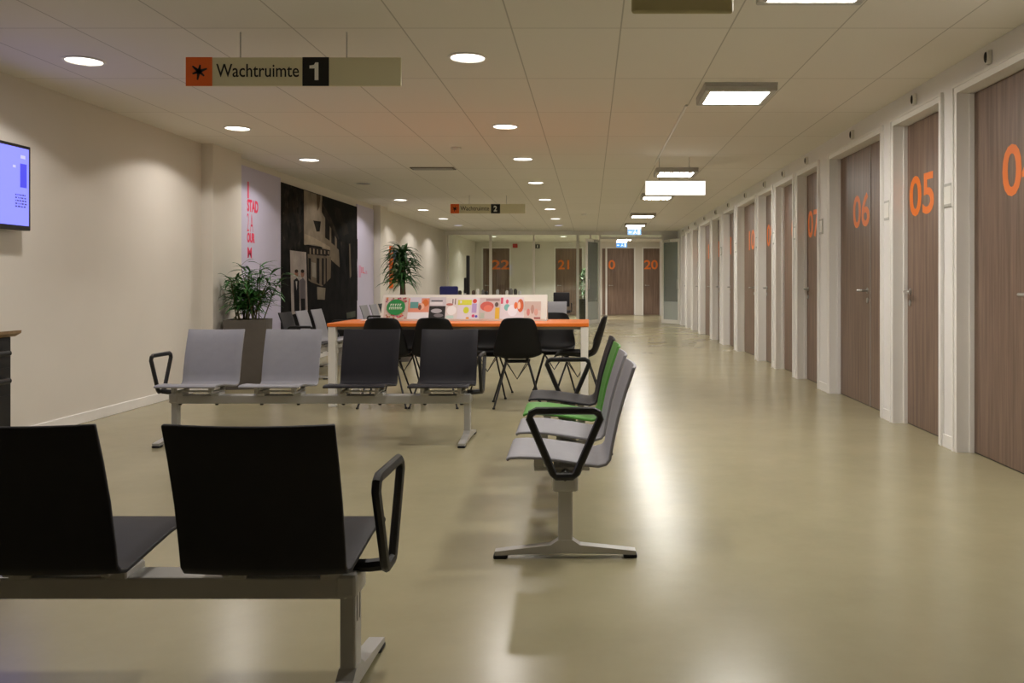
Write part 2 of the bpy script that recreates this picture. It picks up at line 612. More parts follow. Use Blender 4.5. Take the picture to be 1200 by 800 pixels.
def glass_leaf(name, hinge, ang, sgn, lab):
    """open glass door leaf; local x runs from the hinge along the leaf"""
    r = empty(name, (hinge, YG - 0.05, 0), ang)
    struct(r, lab)
    W, Z, t = 0.86, 2.34, 0.02
    f = MB()
    for x0, x1, z0, z1 in ((0, 0.07, 0.01, Z), (W - 0.07, W, 0.01, Z), (0.07, W - 0.07, 0.01, 0.12), (0.07, W - 0.07, Z - 0.08, Z)):
        f.box((min(sgn * x0, sgn * x1), -t, z0), (max(sgn * x0, sgn * x1), t, z1))
    f.build('leaf_frame', M_WHITE, r)
    xs = sorted((sgn * 0.07, sgn * (W - 0.07)))
    MB().box((xs[0], -0.004, 0.62), (xs[1], 0.004, Z - 0.08)).build('pane', M_GLASSG, r)
    MB().box((xs[0], -0.004, 0.12), (xs[1], 0.004, 0.62)).build('frosted_pane', M_FROST, r)
    hx = sgn * (W - 0.035)
    MB().tube([(hx, -t, 1.25), (hx, -0.07, 1.22), (hx, -0.07, 0.98), (hx, -t, 0.95)], 0.011).build('pull_handle', M_STEEL, r, True)
    MB().box((min(sgn * 0.1, sgn * 0.4), -0.06, Z - 0.075), (max(sgn * 0.1, sgn * 0.4), -t, Z - 0.02), bevel=0.006).build('door_closer', M_LAMPGREY, r)
    return r


glass_leaf('door_%d' % (k + 1), 2.02, math.radians(-62), 1, 'open glass door leaf on the right of the corridor opening')
glass_leaf('door_%d' % (k + 2), xo0 - 0.03, math.radians(66), -1, 'open glass door leaf on the left of the corridor opening')

# small things on the far wall
bx = MB().box((fx(603) - 0.06, Y1 - 0.06, 2.38), (fx(603) + 0.11, Y1, 2.52), bevel=0.015).build('alarm_sounder', mat('red plastic', (190, 40, 36), 0.4))
tag(bx, 'red alarm box high on the far wall right of door 22', 'alarm')
bx = MB().box((fx(630) - 0.08, Y1 - 0.03, 2.36), (fx(630) + 0.08, Y1, 2.5), bevel=0.005).build('wall_sign', M_SIGNB)
MB().box((fx(630) - 0.02, Y1 - 0.033, 2.385), (fx(630) + 0.02, Y1 - 0.03, 2.475)).build('sign_mark', M_SIGNW, bx)
tag(bx, 'small black sign high on the far wall left of door 21', 'sign')
struct(MB().box((0.775, 7.0, ZC - 0.012), (0.80, 10.5, ZC), bevel=0.004, seg=1).build('trim_10', M_WHITE))


# ------------------------------------------------------------------ lamps
def downlight_proto():
    r = empty('downlight', (0, 0, 0))
    MB().lathe([(0.128, 0.0), (0.128, -0.006), (0.112, -0.009), (0.108, -0.004), (0.108, 0.0)], 32, caps=False).build('rim', M_WHITE, r, True)
    MB().lathe([(0.108, -0.002), (0.08, -0.0045), (0.001, -0.006)], 32, caps=False).build('diffuser', M_DISC, r, True)
    return r


spot = bpy.data.lights.new('downlight beam', 'SPOT')
spot.energy = SPOT_W
spot.color = WARM
spot.spot_size = math.radians(142)
spot.spot_blend = 0.16
spot.use_nodes = True             # a recessed lamp is weaker towards the rim of its cone
n, l = spot.node_tree.nodes, spot.node_tree.links
tc = n.new('ShaderNodeTexCoord')
sx_ = n.new('ShaderNodeSeparateXYZ')
ab = n.new('ShaderNodeMath')
ab.operation = 'ABSOLUTE'
pw = n.new('ShaderNodeMath')
pw.operation = 'POWER'
pw.inputs[1].default_value = 0.9
l.new(tc.outputs['Normal'], sx_.inputs[0])
l.new(sx_.outputs['Z'], ab.inputs[0])
l.new(ab.outputs[0], pw.inputs[0])
l.new(pw.outputs[0], n['Emission'].inputs['Strength'])
spot.shadow_soft_size = 0.07
spot3 = spot.copy()
spot3.energy = SPOT_W * 0.74
spot2 = spot.copy()
spot2.energy = SPOT_W * 13
left_row = [(-3.33, y) for y in (3.25, 5.61, 8.05, 10.1, 12.5, 14.95, 17.0, 19.3, 21.5)]
mid_row = [(-0.796, y) for y in (3.2, 5.53, 7.96, 10.03, 12.4, 14.9, 16.8, 19.3, 21.5)]
far_row = [(-3.03, 26.6), (-0.85, 26.6)]
proto = downlight_proto()
first = True
order = {False: ['nearest in view', 'second in view', 'third in view', 'fourth', 'fifth', 'sixth', 'seventh', 'eighth']}
for row, rowname in ((left_row, 'left'), (mid_row, 'mid'), (far_row, 'far')):
    for i, (x, y) in enumerate(row):
        r = proto if first else dup(proto)
        first = False
        r.location = (x, y, ZC)
        off = rowname == 'left' and y == 12.5
        blue = y == 21.5
        if off or blue:
            for ch in r.children:
                if ch.name.startswith('diffuser'):
                    ch.data = ch.data.copy()
                    ch.data.materials[0] = M_OFF if off else M_DISCB
        if not off:
            lo = bpy.data.objects.new('downlight_beam', (spot2 if i else spot3) if rowname == 'far' else (spot3 if rowname == 'left' else spot))
            COL.objects.link(lo)
            lo.parent = r
            lo.location = (0, 0, -0.03)
        ordn = ['first', 'second', 'third', 'fourth', 'fifth', 'sixth', 'seventh', 'eighth', 'ninth']
        if rowname == 'far':
            lab = 'round recessed ceiling downlight beyond the glass partition, ' + ('towards the left wall' if i == 0 else 'nearer the corridor')
        elif off:
            lab = 'unlit dark round downlight in the row along the mural wall'
        elif blue:
            lab = 'last bluish round downlight before the glass partition in the ' + ('row along the mural wall' if rowname == 'left' else 'row over the tables')
        else:
            kk = [q for q in row if q[1] > 5].index((x, y)) if y > 5 else -1
            if rowname == 'left':
                lab = 'round white downlight, %s from the front along the mural wall' % ordn[kk] if kk >= 0 else 'round downlight over the front of the wall with the screen'
            else:
                lab = 'round white downlight, %s from the front in the row over the tables' % ordn[kk] if kk >= 0 else 'round downlight above the front bench, at Y %d' % y
        if y < 1:
            lab = 'round downlight above the front edge of the waiting area'
        elif y < 4 and rowname == 'mid':
            lab = 'round downlight between the front benches and the hanging sign'
        tag(r, lab, 'downlight', 'round ceiling downlights')


def square_lamp(x, y, lab):
    r = empty('ceiling_lamp', (x, y, ZC))
    f = MB()
    s, d, z = 0.265, 0.215, -0.062
    # housing: sloping sides around the diffuser
    f.box((-s, -s, -0.02), (s, s, 0.0))
    for a0, a1, b0, b1 in ((-s, s, -s, -d), (-s, s, d, s), (-s, -d, -d, d), (d, s, -d, d)):
        f.box((a0, a1 if False else b0, z), (a1, b1, -0.02), bevel=0.008)
    f.build('housing', M_LAMPGREY, r)
    MB().box((-d, -d, z + 0.006), (d, d, -0.022)).build('diffuser', M_SQUARE, r)
    tag(r, lab, 'ceiling lamp', 'square corridor ceiling lamps')
    return r


sq = [(4.05, 'square ceiling lamp cut off by the top edge, over the near end of the corridor'),
      (6.48, 'large square grey-framed lamp on the ceiling near door 05'),
      (11.05, 'square ceiling lamp just above the bright hanging light box'),
      (14.1, 'square ceiling lamp showing just below the hanging light box'),
      (18.0, 'square ceiling lamp between the light box and the exit sign'),
      (20.9, 'last square ceiling lamp, above the first blue exit sign'),
      (27.7, 'square ceiling lamp beyond the glass doorway, above the second blue exit sign')]
for y, lab in sq:
    square_lamp(1.1, y, lab)

# ------------------------------------------------------------------ hanging signs


def star(mb_, cx, cz, r, y):
    for k_ in range(6):
        a = math.radians(60 * k_ + 20)
        c, s_ = math.cos(a), math.sin(a)
        L = r * (1.0 if k_ % 2 == 0 else 0.8)
        p = [(cx - s_ * 0.010, y, cz + c * 0.010), (cx + s_ * 0.010, y, cz - c * 0.010),
             (cx + c * L + s_ * 0.004, y, cz + s_ * L - c * 0.004), (cx + c * L - s_ * 0.004, y, cz + s_ * L + c * 0.004)]
        mb_.prism([(q[0], q[2]) for q in p], 'y', y - 0.0012, y)


def waiting_sign(name, x, Y, W, Hs, zb, word, digit, lab, wires):
    r = empty(name, (x, Y, zb))
    q = Hs
    MB().box((0, 0, 0), (W, 0.018, Hs), bevel=0.002, seg=1).build('board', M_SIGN, r)
    ob = MB().box((-0.001, -0.002, -0.001), (q * 0.92, 0, Hs + 0.001)).build('orange_field', M_SIGNO, r)
    st = MB()
    star(st, q * 0.46, Hs * 0.5, Hs * 0.3, -0.002)
    st.build('star_symbol', M_SIGNB, ob)
    text(word, W * 0.385, Hs * 0.46, M_SIGNB, 'lettering', r, frame_mat((q * 1.06, 0, Hs * 0.31), *FACE_CAM), bold=0.006)
    bf = MB().box((W * 0.542, -0.002, -0.001), (W * 0.665, 0, Hs + 0.001)).build('black_field', M_SIGNB, r)
    if digit == '1':
        nm = MB()
        x0, z0, hz = W * 0.575, Hs * 0.2, Hs * 0.62
        nm.prism([(x0 + 0.03, z0), (x0 + 0.052, z0), (x0 + 0.052, z0 + hz), (x0 + 0.034, z0 + hz), (x0 + 0.026, z0 + hz * 0.86), (x0, z0 + hz * 0.82), (x0, z0 + hz * 0.66), (x0 + 0.03, z0 + hz * 0.66)], 'y', -0.0032, -0.002)
        nm.build('numeral', M_SIGNW, bf)
    else:
        text(digit, Hs * 0.36, Hs * 0.62, M_SIGNW, 'numeral', bf, frame_mat((W * 0.578, -0.002, Hs * 0.2), *FACE_CAM), bold=0.03)
    for wx in wires:
        MB().tube([(wx, 0.009, Hs), (wx, 0.009, ZC - zb)], 0.004, 6).build('hanger', M_LAMPGREY, r)
    tag(r, lab, 'hanging sign', 'hanging waiting room signs')
    return r


YS = 4.97
waiting_sign('hanging_sign', (218 - VX) / F * YS, YS, 1.252, 0.166, 2.27, 'Wachtruimte', '1',
             'hanging sign reading Wachtruimte 1 with orange star square', (0.313, 0.934))
YS = 14.2
waiting_sign('hanging_sign', (528 - VX) / F * YS, YS, 1.24, 0.155, 2.285, 'Wachtruimte', '2',
             'distant hanging sign reading Wachtruimte 2 over the reading table', (0.31, 0.93))
# lit light box over the corridor
YS = 9.9
r = empty('light_box', ((756 - VX) / F * YS, YS, 2.14))
MB().box((0, 0, 0), (0.703, 0.05, 0.172), bevel=0.004, seg=1).build('housing', M_WHITE, r)
MB().box((0.006, -0.003, 0.006), (0.697, 0, 0.166)).build('lit_face', emissive('lit sign face', (1, 0.98, 0.93), 1.5), r)
for wx in (0.165, 0.515):
    MB().tube([(wx, 0.025, 0.172), (wx, 0.025, ZC - 2.14)], 0.005, 6).build('hanger', M_LAMPGREY, r)
tag(r, 'bright white rectangular light box hanging over the corridor', 'hanging sign')
# unlit board at the very top
YS = 3.6
r = empty('overhead_panel', ((740 - VX) / F * YS, YS, 2.262))
MB().box((0, 0, 0), (0.432, 0.03, 0.2), bevel=0.014, seg=3).build('board', mat('olive beige panel', (176, 166, 122), 0.6), r)
for wx in (0.08, 0.35):
    MB().tube([(wx, 0.015, 0.2), (wx, 0.015, ZC - 2.262)], 0.005, 6).build('hanger', M_LAMPGREY, r)
tag(r, 'olive beige hanging panel cut off by the top edge', 'hanging sign')


def exit_sign(x, Y, zb, lab):
    r = empty('exit_sign', (x, Y, zb))
    W, Hh = 0.34, 0.19
    MB().box((-W / 2, 0, Hh - 0.05), (W / 2, 0.05, Hh + 0.03), bevel=0.006).build('housing', emissive('lit sign housing', (1, 1, 1), 1.3), r)
    p = MB().box((-W / 2, 0.018, 0), (W / 2, 0.03, Hh - 0.05)).build('sign_plate', emissive('exit blue', (0.1, 0.36, 0.85), 1.0), r)
    g = MB()
    y = 0.018
    # running figure, door and arrow
    g.prism([(-0.03, 0.02), (-0.012, 0.02), (0.012, 0.06), (0.05, 0.03), (0.06, 0.045), (0.02, 0.085), (0.0, 0.09)], 'y', y - 0.002, y)
    g.lathe([(0.013, 0), (0.013, 0.002)], 12, frame_mat((0.018, y, 0.112), *FACE_CAM))
    g.prism([(0.085, 0.02), (0.14, 0.02), (0.14, 0.12), (0.085, 0.12)], 'y', y - 0.002, y)
    g.prism([(-0.15, 0.07), (-0.11, 0.1), (-0.11, 0.08), (-0.07, 0.08), (-0.07, 0.06), (-0.11, 0.06), (-0.11, 0.04)], 'y', y - 0.002, y)
    g.build('pictogram', emissive('exit white', (0.8, 0.93, 1), 1.3), p)
    MB().tube([(0, 0.025, Hh + 0.03), (0, 0.025, ZC - zb)], 0.008, 6).build('stem', M_LAMPGREY, r)
    tag(r, lab, 'exit sign', 'blue exit signs')


exit_sign((743.5 - VX) / F * 21.4, 21.4, 2.34, 'lit blue and white exit sign hanging in front of the glass partition')
exit_sign((728.5 - VX) / F * 27.0, 27.0, 2.26, 'lit blue and white exit sign beyond the glass doorway')

# ceiling bits
for x, y, lab in ((-1.45, 9.2, 'small round smoke detector on the ceiling near the mural'),
                  (-0.14, 18.0, 'small round smoke detector on the far ceiling near the glass partition')):
    r = MB().lathe([(0.055, 0), (0.055, -0.018), (0.035, -0.035), (0.001, -0.038)], 20).build('smoke_detector', M_WHITE, None, True, (x, y, ZC))
    tag(r, lab, 'smoke detector', 'ceiling smoke detectors')
r = MB().box((-2.28, 10.75, ZC - 0.012), (-1.72, 10.95, ZC), bevel=0.003, seg=1).build('ceiling_vent', mat('vent grille', (112, 104, 90), 0.6))
sl = MB()
for q in range(6):
    sl.box((-2.25, 10.77 + q * 0.028, ZC - 0.018), (-1.75, 10.78 + q * 0.028, ZC - 0.012))
sl.build('slats', M_LAMPGREY, r)
tag(r, 'rectangular grey ceiling vent between the mural wall and the middle lights', 'vent')

# ------------------------------------------------------------------ tandem benches
PITCH = 0.58


def seat_mesh(matl):
    """one-piece seat and back shell; x across, y forward"""
    prof = [(0.238, 0.404), (0.225, 0.413), (0.18, 0.415), (0.1, 0.406), (0.0, 0.392), (-0.09, 0.378), (-0.135, 0.372),
            (-0.165, 0.38), (-0.182, 0.404), (-0.192, 0.456), (-0.217, 0.57), (-0.25, 0.68), (-0.285, 0.775)]
    m = MB()
    nx = 9
    W = 0.21
    grid = []
    for j, (y, z) in enumerate(prof):
        row = []
        back = max(0, j - 7) / 5
        for i in range(nx):
            u = -1 + 2 * i / (nx - 1)
            dy = 0.018 * back * (u * u - 0.6)
            dz = 0.006 * (u * u) * (1 - back) if 2 < j < 8 else 0.0
            ww = W
            top = 0.004 * (u * u) if j == len(prof) - 1 else 0
            row.append(m.bm.verts.new((u * ww, y + dy, z + dz + top)))
        grid.append(row)
    for j in range(len(prof) - 1):
        for i in range(nx - 1):
            m.face([grid[j][i], grid[j + 1][i], grid[j + 1][i + 1], grid[j][i + 1]])
    bmesh.ops.recalc_face_normals(m.bm, faces=m.bm.faces[:])
    o = m.build('seat', matl, None, True)
    s_ = o.modifiers.new('thick', 'SOLIDIFY')
    s_.thickness = 0.013
    s_.offset = 0.0
    bv = o.modifiers.new('bevel', 'BEVEL')
    bv.width = 0.004
    bv.segments = 2
    bv.limit_method = 'ANGLE'
    bv.angle_limit = math.radians(50)
    return o


SEATS = {'grey': seat_mesh(M_GREY), 'dark': seat_mesh(M_DARK), 'green': seat_mesh(M_GREEN)}
for kx, so in SEATS.items():
    br = MB()
    for sx in (-0.13, 0.13):
        br.box((sx - 0.012, -0.1, 0.346), (sx + 0.012, 0.13, 0.362), bevel=0.003, seg=1)
        br.box((sx - 0.012, -0.1, 0.362), (sx + 0.012, -0.06, 0.373)).box((sx - 0.012, 0.09, 0.362), (sx + 0.012, 0.13, 0.4))
        br.box((sx - 0.03, -0.05, 0.322), (sx + 0.03, 0.05, 0.348), bevel=0.004, seg=1)
    br.box((-0.14, 0.03, 0.35), (0.14, 0.05, 0.362))
    br.build('seat_bracket', M_ALU, so)
USED = set()


def take_seat(kind, parent):
    if kind in USED:
        s_ = dup(SEATS[kind], parent)
    else:
        USED.add(kind)
        s_ = SEATS[kind]
        s_.parent = parent
    return s_


def arm_mesh(parent, x, inward):
    ys = [(-0.045, 0.365), (-0.14, 0.584), (-0.132, 0.604), (-0.115, 0.614), (0.115, 0.614), (0.134, 0.604), (0.142, 0.584), (0.048, 0.365), (0.035, 0.352), (-0.03, 0.352)]
    m = MB()
    m.tube([(x, y, z) for y, z in ys], 0.0135, 8, closed=True, flat=1.15)
    m.tube([(x, 0.0, 0.352), (x + inward * 0.05, 0.0, 0.346), (x + inward * 0.105, 0.0, 0.345)], 0.018, 8)
    return m.build('armrest', M_BLACK, parent, True)


def leg_mesh(parent, x):
    m = MB()
    m.box((x - 0.022, -0.03, 0.05), (x + 0.022, 0.03, 0.29), bevel=0.006)
    m.box((x - 0.03, -0.052, 0.272), (x + 0.03, 0.052, 0.338), bevel=0.01)
    for q in (-0.012, 0.012):
        m.box((x - 0.024, q - 0.004, 0.2), (x + 0.024, q + 0.004, 0.27))
    prof = [(-0.287, 0.014), (-0.287, 0.03), (-0.2, 0.04), (-0.06, 0.055), (-0.03, 0.075), (0.03, 0.075), (0.06, 0.055), (0.2, 0.04), (0.287, 0.03), (0.287, 0.014),
            (0.2, 0.017), (0.0, 0.022), (-0.2, 0.017)]
    m.prism(prof, 'x', x - 0.024, x + 0.024)
    o = m.build('leg', M_ALU, parent)
    for s_ in (-1, 1):
        MB().box((x - 0.026, s_ * 0.265 - 0.028, 0.0), (x + 0.026, s_ * 0.265 + 0.028, 0.016), bevel=0.004, seg=1).build('foot_pad', M_RUBBER, o)
    return o


def bench(kinds, loc, rz, lab, arms=(True, True), empty_at=()):
    """local x along the bench (seat order), y forward, origin at the middle of the beam on the floor"""
    r = empty('tandem_bench', loc, rz)
    nS = len(kinds)
    half = (nS - 1) * PITCH / 2
    xl = half + 0.21 - 0.04
    b_ = MB().box((-xl, -0.046, 0.268), (xl, 0.046, 0.328), bevel=0.006)
    bo = b_.build('beam', M_ALU, r)
    nb = MB()
    for i in range(nS):
        for sx in (-0.13, 0.13):
            nb.lathe([(0.012, 0.256), (0.012, 0.268)], 8, Matrix.Translation((-half + i * PITCH + sx, 0.02, 0)))
    nb.build('fixing_bolts', M_BLACK, bo)
    for i, kd in enumerate(kinds):
        s_ = take_seat(kd, r)
        s_.location = (-half + i * PITCH, 0, 0)
        s_.name = 'seat'
        s_['label'] = {'grey': 'light grey seat shell', 'dark': 'dark charcoal seat shell', 'green': 'green seat shell'}[kd]
    for e, sx in enumerate((-1, 1)):
        leg_mesh(r, sx * xl)
        if arms[e]:
            arm_mesh(r, sx * (half + 0.21 + 0.065), -sx)
    tag(r, lab, 'bench', 'beam-mounted waiting benches')
    return r


# front bench, seen from behind: faces +Y, local x = world x
HX = PITCH * 1.5
bench(['dark'] * 4, (-0.829 - HX, 2.345, 0), 0, 'front beam bench of dark seats seen from behind, cut off at the bottom left')
# middle bench faces the camera: local x = -world x
cx = (-2.79 - 1.046) / 2
bench(['dark', 'dark', 'grey', 'grey'], (cx, 6.09, 0), math.pi, 'beam bench facing the viewer with two light grey and two dark seats')
# side bench faces left (-X): local y -> -X is a +90 degree turn, local x -> +Y
a = math.radians(90 + 1.2)
bench(['grey', 'grey', 'green', 'dark'], (-0.103 - 0.022, 3.457 + 0.21 + HX, 0), a, 'beam bench seen end on with two grey, one green and one dark seat')
# benches along the mural wall face the room (+X): local x -> -Y
bench(['grey', 'grey', 'dark'], (-3.36, 10.73, 0), math.radians(-90), 'beam bench against the mural with a dark seat and two grey seats, behind the planter')
bench(['dark', 'grey', 'grey'], (-3.29, 13.98, 0), math.radians(-90), 'more distant beam bench below the far end of the mural, with grey and dark seats')
bench(['grey', 'dark'], (-0.95, 15.95, 0), math.pi, 'small distant beam bench with a grey seat behind the reading table', arms=(False, True))

# ------------------------------------------------------------------ reading table
r = empty('reading_table', (-1.2, 8.15, 0))
TX = 1.185
t_ = MB().box((-TX, -0.43, 0.728), (TX, 0.43, 0.76), bevel=0.004, seg=1).build('tabletop', M_TOP, r)
MB().box((-TX + 0.07, -0.38, 0.70), (TX - 0.07, 0.38, 0.7275)).build('apron', mat('pale grey underframe', (150, 148, 138), 0.5), r)
for sx in (-1, 1):
    for sy in (-1, 1):
        x, y = sx * (TX - 0.04), sy * 0.385
        MB().box((x - 0.034, y - 0.034, 0.0), (x + 0.034, y + 0.034, 0.728), bevel=0.004, seg=1).build('leg', M_WHITE, r)
tag(r, 'long reading table with bright orange top and white square legs', 'table')

# magazine rack: sloping white display on the table
RX0, RX1 = -2.02, -0.42
r = empty('magazine_rack', ((RX0 + RX1) / 2, 8.2, 0.76))
hw = (RX1 - RX0) / 2
MB().prism([(0.0, 0.0), (0.0, 0.012), (0.115, 0.25), (0.127, 0.25), (0.25, 0.0)], 'x', -hw, hw).build('sloping_board', M_WHITE, r)
MB().box((-hw, -0.035, 0.0), (hw, 0.0, 0.008)).box((-hw, -0.039, 0.0), (hw, -0.035, 0.02)).build('ledge', M_WHITE, r)
tag(r, 'low sloping white magazine rack standing on the orange table', 'magazine rack')

slope = math.atan2(0.115, 0.238)


def flat_mat(rgb):
    return mat('print %d %d %d' % tuple(rgb), rgb, 0.45, noise_amt=0.0)


def magazine(x, wd, ht, cover, patches, lab, lift=0.0, tilt=0.0, name='magazine'):
    """cover lies in local x/z; patches: (colour, polygon in 0..1) in layers"""
    mats = [flat_mat(cover)]
    m = MB()
    m.box((-wd / 2, -0.005, 0), (wd / 2, 0.0, ht))
    for li, (rgb, pts) in enumerate(patches):
        mats.append(flat_mat(rgb))
        m.mi = len(mats) - 1
        y = -0.0052 - 0.0002 * (li + 1)
        m.poly([(-wd / 2 + u * wd, y, v * ht) for u, v in pts])
    o = m.build(name, mats)
    o.location = (x, 8.2 + 0.0015 + math.sin(slope) * lift - 0.004, 0.7725 + math.cos(slope) * lift)
    o.rotation_euler = (-slope, tilt, 0)
    tag(o, lab, 'magazine', 'magazines on the white rack')
    return o


def print_mat(rgb):
    return mat('mural print %d %d %d' % tuple(rgb), tuple(v * 0.66 for v in rgb), 0.8, noise_amt=(0.75 if max(rgb) < 80 else 0.22), noise_scale=5.0, spec=0.1)


def disc(cx, cy, rx, ry, n_=14):
    return [(cx + rx * math.cos(2 * math.pi * i / n_), cy + ry * math.sin(2 * math.pi * i / n_)) for i in range(n_)]


def rect(x0, y0, x1, y1):
    return [(x0, y0), (x1, y0), (x1, y1), (x0, y1)]


mx = lambda px: (px - VX) / F * 8.24
rnd = random.Random(4)
dots = [((200 + rnd.randint(-60, 30), 80 + rnd.randint(-40, 60), 90 + rnd.randint(-40, 60)),
         disc(rnd.uniform(0.06, 0.94), rnd.choice([rnd.uniform(0.03, 0.2), rnd.uniform(0.75, 0.97), rnd.uniform(0.1, 0.9)]), 0.045, 0.035, 7)) for _ in range(46)]
lett = []
for row, (v0, v1) in enumerate(((0.56, 0.68), (0.42, 0.52))):
    for q in range(5 if row == 0 else 7):
        u = (0.26 if row == 0 else 0.22) + q * (0.1 if row == 0 else 0.082)
        lett.append(((226, 236, 220), rect(u, v0, u + 0.028, v1)))
        lett.append(((226, 236, 220), rect(u, v1 - 0.03, u + 0.06, v1)))
magazine(mx(464), 0.225, 0.235, (214, 196, 186), dots + [((38, 138, 70), disc(0.5, 0.53, 0.4, 0.36, 20))] + lett,
         'magazine with big green disc on its speckled cover, first on the rack')
magazine(mx(490.3), 0.2, 0.235, (218, 214, 220), [((226, 150, 124), rect(0, 0.3, 1, 0.95)), ((214, 210, 222), rect(0.06, 0.72, 0.62, 0.98)), ((96, 156, 152), rect(0.08, 0.5, 0.48, 0.78)),
          ((212, 112, 50), disc(0.82, 0.74, 0.15, 0.16)), ((236, 190, 166), disc(0.66, 0.58, 0.12, 0.14)), ((122, 74, 58), disc(0.56, 0.54, 0.08, 0.12)), ((236, 232, 236), rect(0, 0, 1, 0.32))],
         'magazine with teal square and red-haired head on salmon cover')
magazine(mx(512.5), 0.155, 0.235, (206, 202, 208), [((36, 34, 36), rect(0.0, 0.0, 1.0, 0.6)), ((176, 174, 180), disc(0.45, 0.38, 0.35, 0.1)), ((120, 116, 120), disc(0.6, 0.18, 0.3, 0.08)),
          ((90, 88, 94), rect(0.08, 0.8, 0.8, 0.86)), ((224, 222, 226), rect(0, 0.66, 0.8, 0.78))],
         'magazine with black and white landscape cover')
magazine(mx(529.3), 0.112, 0.225, (224, 216, 214), [((190, 116, 106), disc(0.3, 0.7, 0.3, 0.06)), ((120, 90, 84), rect(0.52, 0.74, 0.6, 0.96)), ((130, 104, 96), rect(0.74, 0.7, 0.82, 0.98)),
          ((240, 238, 238), disc(0.5, 0.42, 0.42, 0.22)), ((196, 220, 212), rect(0.05, 0.05, 0.7, 0.18))],
         'pale magazine with white bowl and dark twigs on the cover')
magazine(mx(548.3), 0.21, 0.23, (224, 216, 224), [((214, 216, 70), rect(0.03, 0.66, 0.66, 0.9)), ((224, 222, 224), rect(0.12, 0.74, 0.2, 0.86)), ((206, 212, 50), disc(0.42, 0.42, 0.13, 0.15)),
          ((206, 66, 54), disc(0.8, 0.84, 0.1, 0.1)), ((182, 160, 206), rect(0.68, 0.3, 0.9, 0.72)), ((204, 60, 110), disc(0.76, 0.16, 0.07, 0.07)), ((80, 60, 170), disc(0.9, 0.14, 0.06, 0.06)),
          ((226, 150, 60), disc(0.5, 0.06, 0.08, 0.05))],
         'magazine with yellow title letters and colourful blobs on the cover')
magazine(mx(574), 0.2, 0.23, (206, 190, 188), [((160, 134, 132), rect(0.3, 0.84, 0.96, 0.95)), ((206, 96, 84), disc(0.36, 0.6, 0.33, 0.22)), ((226, 120, 98), disc(0.42, 0.5, 0.22, 0.16)),
          ((90, 70, 66), disc(0.82, 0.68, 0.09, 0.11)), ((222, 176, 44), rect(0.76, 0.02, 0.97, 0.54)), ((180, 186, 170), rect(0.05, 0.05, 0.25, 0.3))],
         'magazine with big red bloom and a yellow stripe on the cover')
magazine(mx(600), 0.222, 0.235, (226, 214, 220), [((206, 70, 100), rect(0.0, 0.7, 0.1, 0.98)), ((206, 70, 100), disc(0.28, 0.8, 0.06, 0.1)), ((120, 184, 178), disc(0.28, 0.54, 0.13, 0.15)),
          ((238, 232, 240), disc(0.52, 0.4, 0.22, 0.26)), ((202, 92, 40), disc(0.86, 0.62, 0.14, 0.3)), ((240, 200, 176), disc(0.8, 0.62, 0.07, 0.17)), ((226, 110, 50), disc(0.66, 0.62, 0.08, 0.16))],
         'magazine with long-haired redhead and pink title strokes on the cover')
magazine(mx(624), 0.16, 0.19, (218, 196, 188), [((200, 176, 166), rect(0, 0.5, 1, 1)), ((206, 124, 118), disc(0.25, 0.4, 0.1, 0.2)), ((180, 140, 126), disc(0.5, 0.56, 0.1, 0.26)), ((214, 160, 146), disc(0.72, 0.4, 0.12, 0.2)), ((150, 66, 60), rect(0.6, 0.02, 0.98, 0.12))],
         'small pinkish magazine with faded group picture, last on the rack')
# loose sheet on the left end of the table
o = MB().box((-0.07, -0.1, 0), (0.07, 0.1, 0.003)).build('leaflet', flat_mat((232, 220, 222)))
o.location = (-2.17, 8.36, 0.7602)
o.rotation_euler = (0, 0, 0.15)
tag(o, 'white leaflet lying on the left end of the orange table', 'leaflet')

# ------------------------------------------------------------------ black shell chairs


